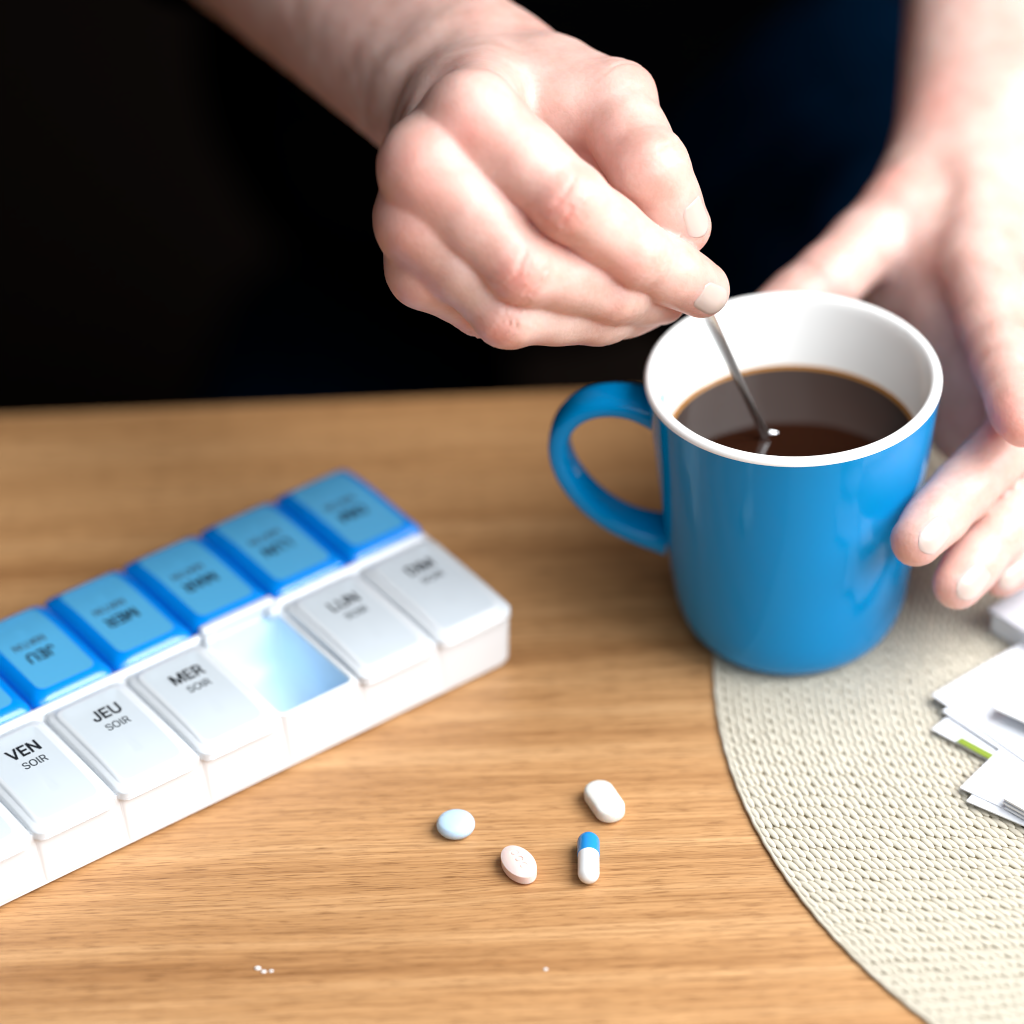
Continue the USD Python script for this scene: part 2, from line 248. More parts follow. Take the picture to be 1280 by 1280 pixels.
def loft_lid(x0, x1, y0, y1, zb, spec, shell=0.9, n=88):
    """spec: list of (inset, z, corner radius) outer; hollow inside"""
    rings = [ringpts(rrect(x0 + i, x1 - i, y0 + i, y1 - i, r), n, z) for i, z, r in spec]
    return rings
def lid(row, k):
    x1 = -k * PW - 0.3; x0 = x1 - PW + 0.6
    if row == 0: y0, y1 = -1.5, MIDY - 1.9
    else: y0, y1 = MIDY + 0.6, DEP + 1.2
    m0 = CLEAR if row == 0 else BLUE
    root = None
    if row == 0:
        spec = [(0.0, ZT - 1.4, 3.0), (0.0, ZT + .9, 3.0), (0.3, ZT + 1.6, 3.0), (0.9, ZT + 2.0, 3.0), (1.9, ZT + 2.2, 2.8), (2.2, ZT + 2.45, 2.8), (2.5, ZT + 2.8, 2.6), (3.1, ZT + 2.95, 2.4), (3.7, ZT + 3.0, 2.2)]
    else:
        spec = [(0.0, ZT + .1, 2.8), (0.0, ZT + 1.6, 2.8), (0.5, ZT + 2.7, 2.8), (1.6, ZT + 3.7, 2.8), (3.0, ZT + 4.3, 2.6), (3.8, ZT + 4.5, 2.4)]
    def bend(R):
        R = R.copy(); c = (y0 + y1) / 2; t = np.clip((R[:, 1] - c) / ((y1 - y0) / 2), -1, 1)
        far = np.clip(t, 0, 1) if row == 1 else np.clip(-t, 0, 1)
        R[:, 2] -= (far ** 2.2) * (2.4 if row == 1 else 1.7) * np.clip((R[:, 2] - ZT) / 3, 0.25, 1)
        return R
    n = 72
    ring = lambda i, z, r: bend(ringpts(rrect(x0 + i, x1 - i, y0 + i, y1 - i, max(r, .6)), n, z))
    outer_r = [ring(*s) for s in spec]; inner_r = [ring(i + 1.0, z - 1.0 if q else z, r - .8) for q, (i, z, r) in enumerate(spec)]
    V = np.vstack(outer_r + inner_r); f = []
    i = np.arange(n); j = (i + 1) % n
    K = len(spec)
    for q in range(K - 1):
        a, b = q * n, (q + 1) * n; f += [np.column_stack([a + i, a + j, b + j]), np.column_stack([a + i, b + j, b + i])]
        a, b = (K + q) * n, (K + q + 1) * n; f += [np.column_stack([a + i, b + j, a + j]), np.column_stack([a + i, b + i, b + j])]
    f += [np.column_stack([i, K * n + j, j]), np.column_stack([i, K * n + i, K * n + j])]
    fr = trimesh.Trimesh(V, np.vstack(f), process=False)
    root = put('lid', fr, m0, ORG, smooth=40, label=('frosted clear lid' if row == 0 else 'blue lid'))
    # the window panel: a thin sheet that closes the frame
    iN, zN, rN = spec[-1]
    def panel(off):
        rs = [ring(iN + d, zN + off, rN - d * .5) for d in (0.0, 1.5, 4.0, 7.0)] + [ring(iN + 8.2, zN + off, 0.6)]
        return rs
    top, bot = panel(0.0), panel(-1.0)
    m = layers(bot[:1] + top) if False else None
    rs = bot[::-1] + top
    m = layers(rs); trimesh.repair.fix_normals(m)
    put('window', m, PANE if row == 0 else BLUEPANEL, root, smooth=40)
    # printing
    days = ['DIM', 'LUN', 'MAR', 'MER', 'JEU', 'VEN', 'SAM']
    def text(t, size, cx, cy, flip, m, bold):
        g = meshkit.text_mesh(t.replace('I', 'l'), size, 0.12, bold); b = g.bounds; g.apply_translation((-(b[0][0] + b[1][0]) / 2, -(b[0][1] + b[1][1]) / 2, 0))
        g.apply_scale((0.82, 1.0, 1.0))
        if flip: g.apply_transform(trimesh.transformations.rotation_matrix(np.pi, (0, 0, 1)))
        g.apply_translation((cx, cy, 0)); c = (y0 + y1) / 2; tt = np.clip((g.vertices[:, 1] - c) / ((y1 - y0) / 2), -1, 1)
        far = np.clip(tt, 0, 1) if row == 1 else np.clip(-tt, 0, 1)
        g.vertices[:, 2] += zN + .03 - (far ** 2.2) * (2.4 if row == 1 else 1.7)
        put('lettering', g, m, root)
    xc = (x0 + x1) / 2
    if row == 0:
        text(days[k], 4.4, xc + 1.2, 29.6, False, INK, True); text('SOIR', 2.9, xc + 1.4, 23.4, False, INKGREY, False)
    else:
        text(days[k], 4.4, xc - 0.6, MIDY + 18.5, True, INK, True); text('MATIN', 2.9, xc - 1.0, MIDY + 25.0, True, INKGREY, False)
for k in range(7):
    if k != 2: lid(0, k)
for k in range(7): lid(1, k)
# hinge stubs of the evening lid that is open
xo = -2 * PW - PW / 2
put('hinge_stub', rbox(xo - 12.6, xo + 12.6, MIDY - 1.6, MIDY + 1.6, ZT + .6, ZT + 4.6, 1.2), CLEAR, ORG, smooth=40)
for s in (-1, 1):
    put('hinge_stub', rbox(xo + s * 11 - 2.4, xo + s * 11 + 2.4, MIDY - 4.6, MIDY - .6, ZT - .4, ZT + 3.4, 1.3), CLEAR, ORG, smooth=40)

for k in range(7):
    x1 = -k * PW; x0 = x1 - PW
    for y0, y1 in ((1.6, MIDY - 1.4), (MIDY + 1.4, DEP - 1.6)):
        def pocket(i):
            return MF.batch_hull([sph((x, y, 8.5 + i * .3), 7.0, 20) for x in (x0 + 8.2 + i, x1 - 8.2 - i) for y in (y0 + 7 + i, y1 - 7 - i)] +
                                 [MF.cylinder(2.5, 2.0, 2.0, 16).translate((x, y, ZT - 2.6 + i * .2)) for x in (x0 + 3.2 + i, x1 - 3.2 - i) for y in (y0 + 2 + i, y1 - 2 - i)])
        lin = pocket(0.04) - pocket(0.45).translate((0, 0, .35)) - MF.cube((PW, DEP, 6)).translate((x0, 0, ZT - .6))
        put('compartment', lin, LINER, ORG, smooth=40)

# ------------------------------------------------------------------ tablets and capsule
def lens_pill(L, W, H, band, n=56, seed=0):
    """stadium / oval biconvex tablet lying flat: L along x"""
    if abs(L - W) < 0.01: prof = shapely.Point(0, 0).buffer(L / 2, 32)
    else: prof = shapely.LineString([(-(L - W) / 2, 0), ((L - W) / 2, 0)]).buffer(W / 2, 24)
    rings = []
    hb = band / 2
    for t in np.linspace(0.06, 1, 14):
        rings.append((t, H / 2 - (H / 2 - hb) * (1 - math.sqrt(max(0, 1 - t ** 2.2)))))
    up_ = rings; out = []
    for t, z in up_: out.append((t, -z))
    P = [ringpts(prof, n, 0)]
    def rg(t, z):
        R = P[0].copy(); R[:, :2] *= [1 - (1 - t) * 1.0, 1 - (1 - t)]; R[:, 2] = z + H / 2; return R
    R = [rg(t, z) for t, z in out] + [rg(1.012, 0)] + [rg(t, z) for t, z in up_[::-1]]
    m = layers(R); trimesh.repair.fix_normals(m); return m
t1 = thing('round_tablet', 'small round pale blue tablet, leftmost of the four pills on the table', 'pill', (-100.5, -87.0, 0), 10)
put('tablet', lens_pill(10.6, 10.6, 5.0, 1.2), T_BLUE, t1, smooth=50)
def oval_pill(L, W, H, band, n=72):
    th = np.linspace(0, 2 * np.pi, n, endpoint=False)
    base = np.column_stack([np.cos(th) * L / 2, np.sin(th) * W / 2]); R = []
    for t in np.linspace(0.06, 1, 14): R.append((t, -(H / 2 - (H / 2 - band / 2) * t ** 2.6)))
    seq = R + [(1.015, 0)] + [(t, -z) for t, z in R[::-1]]
    m = layers([np.column_stack([base * t, np.full(n, z + H / 2)]) for t, z in seq]); trimesh.repair.fix_normals(m); return m
t2 = thing('oval_tablet', 'pale pink oval tablet with stamped marks beside the capsule', 'pill', (-83.3, -104.6, 0), -66)
op = oval_pill(14.2, 8.6, 4.6, 2.4)
mo = MF(manifold3d.Mesh(np.asarray(op.vertices, np.float32), np.asarray(op.faces, np.uint32)))
if mo.volume() < 0: pass
stamp = []
for cx0, cy0 in ((-2.9, 0.0), (0.1, 0.0), (3.1, 0.0)):
    stamp.append(CS.circle(1.25, 24).translate((cx0, cy0)) - CS.circle(.75, 24).translate((cx0, cy0)))
st = CS.batch_boolean(stamp, manifold3d.OpType.Add).extrude(3).translate((0, 0, 4.3))
try:
    op2 = mo - st
    op = op2 if op2.num_tri() > 100 else op
except Exception: pass
put('tablet', op, T_PINK, t2, smooth=40)
t3 = thing('oblong_tablet', 'cream white oblong tablet with a score line, farthest right of the pills', 'pill', (-58.6, -80.2, 0), -68)
ob = lens_pill(15.6, 8.4, 5.6, 2.6)
mo = MF(manifold3d.Mesh(np.asarray(ob.vertices, np.float32), np.asarray(ob.faces, np.uint32)))
try:
    ob2 = mo - MF.cylinder(12, .45, .45, 10).rotate((90, 0, 0)).translate((0, 6, 5.65))
    ob = ob2 if ob2.num_tri() > 100 else ob
except Exception: pass
put('tablet', ob, T_WHITE, t3, smooth=40)
t4 = thing('capsule', 'capsule, half blue and half white, between the pink and cream tablets', 'pill', (-64.0, -103.6, 0), 88)
def cap(L, R, n=40):
    z = [(R * math.cos(b), R * math.sin(b)) for b in np.linspace(math.pi / 2 - .02, 0, 12)]
    prof = [(0.0 + max(.01, r), L + h) for r, h in [(R * math.cos(b), R * math.sin(b)) for b in np.linspace(0, math.pi / 2 - .005, 14)]]
    m = shell_lathe([(0.01, 0), (R - .15, 0), (R, .15)] + prof, n)
    return m
Rb = 3.15
cw = cap(8.2, Rb - .16); cb = cap(5.2, Rb)
toX = trimesh.transformations.rotation_matrix(math.pi / 2, (0, 1, 0))
cb.apply_transform(toX); cw.apply_transform(trimesh.transformations.rotation_matrix(-math.pi / 2, (0, 1, 0)))
cb.apply_translation((.6, 0, Rb)); cw.apply_translation((1.6, 0, Rb))
put('cap_half', cb, CAP_BLUE, t4, smooth=50, label='blue half'); put('body_half', cw, CAP_WHITE, t4, smooth=50, label='white half')
# crumbs on the wood
def crumb(x, y, r, lab, seed):
    m = trimesh.creation.icosphere(2, 1.0); v = m.vertices
    v *= (0.6 + 0.9 * meshkit.fbm(v * 1.7 + 9, 3, seed))[:, None] * np.array([r * 1.3, r, r * .6]); m.vertices = v; m.apply_translation((0, 0, r * .35))
    t = put('crumb', m, CAP_WHITE, smooth=60); UsdGeom.Xformable(t).AddTranslateOp().Set(Gf.Vec3d(x * MM, y * MM, 0))
    tag(t, lab, 'crumb', 'white crumbs on the wood')
crumb(-154.7, -139.5, 0.62, 'largest white crumb in the group near the bottom edge', 0)
crumb(-153.0, -140.9, 0.5, 'middle white crumb of the group near the bottom edge', 1)
crumb(-151.0, -140.7, 0.42, 'right white crumb of the group near the bottom edge', 2)
crumb(-77.2, -144.4, 0.4, 'lone white crumb on the wood below the capsule', 3)


# ------------------------------------------------------------------ placemat
MC = np.array([195.5, -35.0]); MR = 220.0
pm = thing('placemat', 'round woven cream placemat partly under the mug and papers', 'placemat', (MC[0], MC[1], 0))
put('backing', shell_lathe([(0.01, 0.9), (MR - 1.6, 0.9), (MR - 1.2, .5), (MR - 1.2, .05)], 200), STRAW_DARK, pm, smooth=50)
rr_b = MR - 0.55 + 0.10 * np.sin(np.arange(620) * 2 * np.pi * 165 / 620); tb_ = np.arange(620) * 2 * np.pi / 620; ph = np.linspace(0, 2 * np.pi, 9)[:-1]
bp = np.stack([np.column_stack([(rr_b + .72 * math.cos(q)) * np.cos(tb_), (rr_b + .72 * math.cos(q)) * np.sin(tb_), np.full(620, .8 + .62 * math.sin(q))]) for q in ph], 1).reshape(-1, 3)
bf = [(i * 8 + j, ((i + 1) % 620) * 8 + j, ((i + 1) % 620) * 8 + (j + 1) % 8, i * 8 + (j + 1) % 8) for i in range(620) for j in range(8)]
bm = trimesh.Trimesh(*meshkit.arrays((bp, np.array(bf)))[:2], process=False); trimesh.repair.fix_normals(bm)
put('border', bm, STRAW, pm, smooth=True)
# twisted cord: every stitch a slanted bead, rows run round the centre
bead = trimesh.creation.icosphere(1, 1.0)
bv = np.asarray(bead.vertices) * [1.0, 1.0, 1.0]
pos, quat, scl = [], [], []
PITCHR = 2.0
nrow = int(MR / PITCHR)
for q in range(nrow):
    R = MR - 1.6 - q * PITCHR
    if R < 3: break
    edge = q == 0
    step = 4.7 if not edge else 4.4
    m_ = max(6, int(2 * np.pi * R / step)); th = (np.arange(m_) + (0.37 * q) + rng.normal(0, .03, m_)) * 2 * np.pi / m_
    for t in th:
        sl = math.radians(9 if not edge else 7) + rng.normal(0, .02)
        yaw = t + math.pi / 2 + sl
        pitch_ = math.radians(-7)
        qz = Gf.Rotation(Gf.Vec3d(0, 0, 1), math.degrees(yaw)); qy = Gf.Rotation(Gf.Vec3d(0, 1, 0), math.degrees(pitch_))
        g = (qy * qz).GetQuat()
        dr = rng.normal(0, .03)
        pos.append(((R + dr) * math.cos(t) * MM, (R + dr) * math.sin(t) * MM, (1.1 + rng.normal(0, .04)) * MM))
        quat.append(Gf.Quath(float(g.GetReal()), *map(float, g.GetImaginary())))
        k = 0.95 if edge else 1.0
        scl.append((3.5 * k * MM * rng.uniform(.92, 1.08), 0.98 * k * MM * rng.uniform(.96, 1.04), 0.60 * k * MM))
pi_path = str(pm.GetPath()) + '/stitches'
PI = UsdGeom.PointInstancer.Define(stage, pi_path)
usdkit.mesh(stage, pi_path + '/stitch', (np.asarray(trimesh.creation.icosphere(2, 1.0).vertices), np.asarray(trimesh.creation.icosphere(2, 1.0).faces)), STRAW, smooth=True)
PI.CreatePrototypesRel().SetTargets([pi_path + '/stitch'])
PI.CreateProtoIndicesAttr([0] * len(pos)); PI.CreatePositionsAttr(Vt.Vec3fArray([Gf.Vec3f(*p) for p in pos]))
PI.CreateOrientationsAttr(Vt.QuathArray(quat)); PI.CreateScalesAttr(Vt.Vec3fArray([Gf.Vec3f(*s) for s in scl]))
tag(PI.GetPrim(), kind='stuff')

# ------------------------------------------------------------------ papers
def sheet(name, x, y, z, ang, L, W, thick, m, label, cat, curl=0.0):
    """corner at (x, y); L along ang, W along ang - 90"""
    t = thing(name, label, cat, (x, y, z), ang)
    nx, ny = 12, 10
    gx, gy = np.meshgrid(np.linspace(0, L, nx), np.linspace(0, -W, ny), indexing='ij')
    lift = curl * (gx / L) ** 2 + 0.25 * np.sin(gx / 17 + gy / 23)
    lift -= lift.min()
    top = np.stack([gx, gy, lift + thick], -1).reshape(-1, 3); bot = np.stack([gx, gy, lift], -1).reshape(-1, 3)
    f = []; N = nx * ny
    for i in range(nx - 1):
        for j in range(ny - 1):
            a, b, c, d = i * ny + j, (i + 1) * ny + j, (i + 1) * ny + j + 1, i * ny + j + 1
            f += [(a, c, b), (a, d, c), (N + a, N + b, N + c), (N + a, N + c, N + d)]
    rim = [i * ny for i in range(nx)] + [(nx - 1) * ny + j for j in range(1, ny)] + [i * ny + ny - 1 for i in range(nx - 2, -1, -1)] + [j for j in range(ny - 2, 0, -1)]
    for a, b in zip(rim, rim[1:] + rim[:1]): f += [(a, b, N + b), (a, N + b, N + a)]
    mesh = trimesh.Trimesh(np.vstack([top, bot]), f, process=False); trimesh.repair.fix_normals(mesh)
    put('sheet', mesh, m, t, smooth=30)
    return t
sheet('leaflet', 42.3, -87.1, 2.9, 53, 120, 90, 0.4, PAPER, 'pale leaflet at the bottom of the paper pile, its long edge nearest the camera', 'leaflet')
sheet('folded_paper', 41.1, -81.9, 3.4, 50, 110, 70, 0.4, PAPER, 'blank white paper just above the lowest leaflet, corner pointing left', 'paper')
lf = sheet('printed_leaflet', 36.1, -55.5, 2.9, 45, 100, 70, 0.4, PAPER, 'leaflet with a lime green edge stripe, peeking out of the paper pile', 'leaflet')
put('green_stripe', trimesh.creation.box((2.2, 22, .3), trimesh.transformations.translation_matrix((1.1, -20, .95))), GREEN, lf)
sheet('paper_sheet', 39.8, -48.9, 3.9, 39, 110, 70, 0.5, PAPER, 'white paper tucked under the farthest sheet, above the green striped leaflet', 'paper')
sheet('paper_sheet', 37.5, -42.3, 4.5, 37, 110, 60, 0.5, PAPER, 'farthest blank white sheet of the pile, its tip under the fingers', 'paper', curl=1.2)
bk = thing('booklet', 'thin white booklet of several pages at the right edge of the papers', 'booklet', (52.4, -91.6, 3.9), 44)
for q in range(5):
    put('page', trimesh.creation.box((90, 60, .55), trimesh.transformations.translation_matrix((45 + .5 * (q % 2), -30 + .4 * (q % 3), .4 + .75 * q))), PAPER, bk)
sheet('bright_card', 53.8, -54.9, 9.0, 50, 100, 70, 0.8, PAPER_B, 'brightest white card lying on top of the paper pile', 'card')
nb = thing('grey_pad', 'grey pad lying behind the papers, under the left hand', 'pad', (57.0, -10.7, 2.4), 39)
put('cover', rbox(0, 110, -80, 0, 7.2, 8.6, .6), PAPER_G, nb, smooth=40)
put('pages', trimesh.creation.box((108, 78, 7), trimesh.transformations.translation_matrix((55, -40, 3.6))), PAPER, nb)

# ------------------------------------------------------------------ the person
def smin(a, b, k):
    h = np.maximum(k - np.abs(a - b), 0) / k
    return np.minimum(a, b) - h * h * k * 0.25
def rcone(p, a, b, ra, rb):
    a, b = np.asarray(a, float), np.asarray(b, float)
    ba = b - a; l2 = ba @ ba; rr_ = ra - rb; a2 = l2 - rr_ * rr_; il2 = 1 / l2
    pa = p - a; y = pa @ ba; z = y - l2
    x2 = ((pa * l2 - y[:, None] * ba) ** 2).sum(1); y2 = y * y * l2; z2 = z * z * l2
    k = np.sign(rr_) * rr_ * rr_ * x2
    d = (np.sqrt(np.maximum(x2 * a2 * il2, 0)) + y * rr_) * il2 - ra
    c1 = np.sign(z) * a2 * z2 > k; c2 = np.sign(y) * a2 * y2 < k
    d = np.where(c2, np.sqrt(x2 + y2) * il2 - ra, d)
    return np.where(c1, np.sqrt(x2 + z2) * il2 - rb, d)
def ellip(p, c, R, rad):
    q = (p - c) @ np.asarray(R).T; k0 = np.linalg.norm(q / rad, axis=1); k1 = np.linalg.norm(q / np.square(rad), axis=1)
    return k0 * (k0 - 1) / np.maximum(k1, 1e-9)
def surface_nets(F, lo, h):
    """isosurface of F = 0 (negative inside) as (v, f)"""
    S = F < 0
    nx, ny, nz = F.shape
    c = np.zeros((nx - 1, ny - 1, nz - 1), np.uint8)
    for a_ in (0, 1):
        for b_ in (0, 1):
            for c_ in (0, 1): c += S[a_:nx - 1 + a_, b_:ny - 1 + b_, c_:nz - 1 + c_]
    cells = np.argwhere((c > 0) & (c < 8))
    idx = np.full(c.shape, -1, np.int32); idx[tuple(cells.T)] = np.arange(len(cells))
    acc = np.zeros((len(cells), 3)); cnt = np.zeros(len(cells))
    corners = [(i, j, k) for i in (0, 1) for j in (0, 1) for k in (0, 1)]
    val = {o: F[cells[:, 0] + o[0], cells[:, 1] + o[1], cells[:, 2] + o[2]].astype(float) for o in corners}
    for o in corners:
        for d in range(3):
            if o[d]: continue
            o2 = list(o); o2[d] = 1; o2 = tuple(o2)
            a_, b_ = val[o], val[o2]; cr = (a_ < 0) != (b_ < 0)
            t = np.where(cr, a_ / np.where(cr, a_ - b_, 1), 0)
            pt = np.tile(np.array(o, float), (len(cells), 1)); pt[:, d] += t
            acc += pt * cr[:, None]; cnt += cr
    v = (cells + acc / np.maximum(cnt, 1)[:, None]) * h + lo
    faces = []
    for d in range(3):
        e, g = [(1, 2), (2, 0), (0, 1)][d]
        sl0 = [slice(None)] * 3; sl1 = [slice(None)] * 3; sl0[d] = slice(0, -1); sl1[d] = slice(1, None)
        A, B = S[tuple(sl0)], S[tuple(sl1)]; ed = np.argwhere(A != B)
        ed = ed[(ed[:, e] > 0) & (ed[:, g] > 0) & (ed[:, e] < F.shape[e] - 1) & (ed[:, g] < F.shape[g] - 1)]
        def at(de, dg):
            q = ed.copy(); q[:, e] -= de; q[:, g] -= dg; return idx[tuple(q.T)]
        i0, i1, i2, i3 = at(1, 1), at(0, 1), at(0, 0), at(1, 0)
        fl_ = ~A[tuple(ed.T)]
        Q = np.column_stack([i0, i1, i2, i3]); Q[fl_] = Q[fl_][:, ::-1]
        faces += [Q[:, [0, 1, 2]], Q[:, [0, 2, 3]]]
    return v, np.vstack(faces)
def mesh_sdf(fun, lo, hi, h, coarse=6):
    lo, hi = np.asarray(lo, float), np.asarray(hi, float)
    n = np.ceil((hi - lo) / (h * coarse)).astype(int) + 1
    g = np.stack(np.meshgrid(*[lo[i] + np.arange(n[i]) * h * coarse for i in range(3)], indexing='ij'), -1)
    C = fun(g.reshape(-1, 3)).reshape(n)
    N = (n - 1) * coarse + 1
    F = np.ones(N, np.float32)
    near = np.abs(C) < h * coarse * 1.6 + 2
    blocks = np.argwhere(near)
    half = coarse // 2
    off = np.stack(np.meshgrid(*[np.arange(-half, half)] * 3, indexing='ij'), -1).reshape(-1, 3)
    F = np.where(np.repeat(np.repeat(np.repeat(C, coarse, 0), coarse, 1), coarse, 2)[half:half + N[0], half:half + N[1], half:half + N[2]] < 0, -9.0, 9.0).astype(np.float32)
    for s in range(0, len(blocks), 4000):
        ii = (blocks[s:s + 4000, None, :] * coarse + off[None]).reshape(-1, 3)
        ii = ii[((ii >= 0) & (ii < N)).all(1)]
        F[tuple(ii.T)] = fun(lo + ii * h)
    return surface_nets(F, lo, h)
def unit(a_): a_ = np.asarray(a_, float); return a_ / np.linalg.norm(a_)

class Hand:
    """fingers: {name: [(joint, radius) x 4]}; everything in world millimetres"""
    def __init__(self, spec): self.__dict__.update(spec); self.prep()
    def prep(self):
        self.dorsal = {}
        for n, J in self.fingers.items():
            P = [np.array(j[0], float) for j in J]
            # dorsal side: away from the inside of the bend
            bend = unit(P[1] - P[0]) - unit(P[-1] - P[-2])
            a_ = unit(P[-1] - P[0]); d = bend - a_ * (bend @ a_)
            hint = unit(self.hint.get(n, self.back))
            if np.linalg.norm(d) < 0.12: d = hint
            d = unit(d) * self.bendw + hint * (1 - self.bendw)
            self.dorsal[n] = unit(d)
    def finger(self, p, n):
        J = self.fingers[n]; P = [np.array(j[0], float) for j in J]; r = [j[1] for j in J]
        D = self.dorsal[n]; d = None
        for k in range(3):
            m = (P[k] + P[k + 1]) / 2; rm = (r[k] + r[k + 1]) / 2 * (0.955 if k < 2 else 1.0)
            for a_, b_, ra, rb in ((P[k], m, r[k], rm), (m, P[k + 1], rm, r[k + 1])):
                q = rcone(p, a_, b_, ra, rb); d = q if d is None else smin(d, q, 2.5)
            ax_ = unit(P[k + 1] - P[k])
            # the pad on the palm side
            q = rcone(p, P[k] + (P[k + 1] - P[k]) * .3 - D * 1.2, P[k] + (P[k + 1] - P[k]) * .7 - D * 1.2, rm * .9, rm * .9); d = smin(d, q, 3.0)
        for k in (1, 2):   # knuckle bump
            q = np.linalg.norm(p - (P[k] + D * r[k] * 0.32), axis=1) - r[k] * (0.80 if k == 1 else .76); d = smin(d, q, 3.5)
        return d
    def creases(self, p):
        """little grooves across the back of each joint; returned as a height to add to the distance"""
        o = np.zeros(len(p))
        for n, J in self.fingers.items():
            P = [np.array(j[0], float) for j in J]; r = [j[1] for j in J]; D = self.dorsal[n]
            for k, offs, amp in ((1, (-4.2, -2.4, -0.6, 1.2, 3.0), 0.85), (2, (-1.6, 0.1, 1.7), 0.5)):
                if k == 1 and n == 'thumb': offs, amp = (-2.5, -.6, 1.3), .5
                A = unit(unit(P[k] - P[k - 1]) + unit(P[k + 1] - P[k]))
                q = p - P[k]; near = np.linalg.norm(q, axis=1) < r[k] * 2.2
                if not near.any(): continue
                qn = q[near]; s = qn @ A; dr = (qn - s[:, None] * A) @ D; S_ = np.cross(A, D); lat = qn @ S_
                wob = (meshkit.noise(p[near] / 3.5 + 31 * k, 5) - .5) * 1.3 + 0.03 * lat ** 2 * np.sign(s + 1e-9) * -0.6
                msk = np.clip((dr / r[k] - 0.15) / 0.5, 0, 1) * np.exp(-(lat / (r[k] * .8)) ** 2)
                g = np.zeros(len(qn))
                for i_, of in enumerate(offs):
                    a2 = amp * (0.6 + 0.8 * ((i_ * 37 + len(n) * 13) % 10) / 10)
                    g += a2 * np.exp(-((s - of + wob) / 0.55) ** 2)
                o[near] += g * msk
        return o
    def base(self, p):
        d = None
        for a_, b_, ra, rb, k in self.palm:
            q = rcone(p, a_, b_, ra, rb); d = q if d is None else smin(d, q, k)
        return d
    def __call__(self, p):
        p = np.asarray(p, float); base = self.base(p); out = base
        fs = {n: self.finger(p, n) for n in self.fingers}
        for n in fs:
            out = np.minimum(out, smin(base, fs[n], self.blend.get(n, 6.0)))
        for a_, b_, ra, rb, k in self.extra: out = smin(out, rcone(p, a_, b_, ra, rb), k)
        for a_, b_, ra, rb, k in self.cut:   # hollows
            out = -smin(-out, rcone(p, a_, b_, ra, rb), k)
        near = np.abs(out) < 3
        if near.any():
            pn = p[near]
            out[near] += self.creases(pn) + (meshkit.fbm(pn / 9.0, 2, 3) - .5) * 0.7
        return out
    def flush(self, p):
        """redness of the skin over the joints and at the fingertips"""
        o = np.zeros(len(p))
        for n, J in self.fingers.items():
            P = [np.array(j[0], float) for j in J]; r = [j[1] for j in J]; D = self.dorsal[n]
            o += 0.26 * np.exp(-(np.linalg.norm(p - (P[0] + D * r[0]), axis=1) / 11) ** 2)
            o += 0.48 * np.exp(-(np.linalg.norm(p - (P[1] + D * r[1] * .9), axis=1) / 6.5) ** 2)
            o += 0.22 * np.exp(-(np.linalg.norm(p - (P[2] + D * r[2] * .9), axis=1) / 5) ** 2)
            o += 0.40 * np.exp(-(np.linalg.norm(p - P[3], axis=1) / 9) ** 2)
        return np.clip(o * 1.35 + (meshkit.fbm(p / 12, 4, 8) - .42) * 0.55, 0, 0.8)
    def nail(self, n, length, width, D=None, back_off=1.0):
        """a curved plate on the last phalanx, set on the real surface"""
        P = [np.array(j[0], float) for j in self.fingers[n]]; rt_ = self.fingers[n][3][1]
        A = unit(P[3] - P[2]); D = unit(self.dorsal[n] if D is None else D); D = unit(D - A * (D @ A)); S_ = np.cross(A, D)
        tip = P[3] + A * (rt_ - back_off)
        us, vs = np.linspace(0, 1, 15), np.linspace(-1, 1, 13); pts = []
        for u_ in us:
            wd = width / 2 * (1 - 0.12 * (1 - u_)) * (1 - 0.55 * max(0, (u_ - .80) / .2) ** 2) * (1 - 0.5 * max(0, (.16 - u_) / .16) ** 2)
            for v_ in vs:
                bow = 0.9 * (1 - v_ * v_) if u_ > .5 else 0
                o = tip - A * length * (1 - u_) + A * (bow * (u_ - .5) * 2) + S_ * v_ * wd
                pts.append(o + D * 14)
        pts = np.array(pts); t = np.zeros(len(pts))
        for _ in range(40):
            dd = self(pts - D * t[:, None]); t += np.maximum(dd, -.5) * 0.8
        hit = pts - D * t[:, None]
        G = hit.reshape(15, 13, 3)
        for _ in range(2):
            G[1:-1] = (G[1:-1] * 2 + G[:-2] + G[2:]) / 4
        low = G.reshape(-1, 3)
        edge = np.zeros((15, 13)); edge[0] = edge[:, 0] = edge[:, -1] = 1; edge = edge.ravel()
        topp = low + D * np.where(edge > 0, -0.3, 0.14)[:, None]; botp = low - D * 0.6
        f = []; N = 15 * 13
        for i in range(14):
            for j in range(12):
                a_, b_, c_, d_ = i * 13 + j, (i + 1) * 13 + j, (i + 1) * 13 + j + 1, i * 13 + j + 1
                f += [(a_, b_, c_), (a_, c_, d_), (N + a_, N + c_, N + b_), (N + a_, N + d_, N + c_)]
        rim = [i * 13 for i in range(15)] + [14 * 13 + j for j in range(1, 13)] + [i * 13 + 12 for i in range(13, -1, -1)] + [j for j in range(11, 0, -1)]
        for a_, b_ in zip(rim, rim[1:] + rim[:1]): f += [(a_, N + b_, b_), (a_, N + a_, N + b_)]
        m = trimesh.Trimesh(np.vstack([topp, botp]), f, process=False); trimesh.repair.fix_normals(m); return m

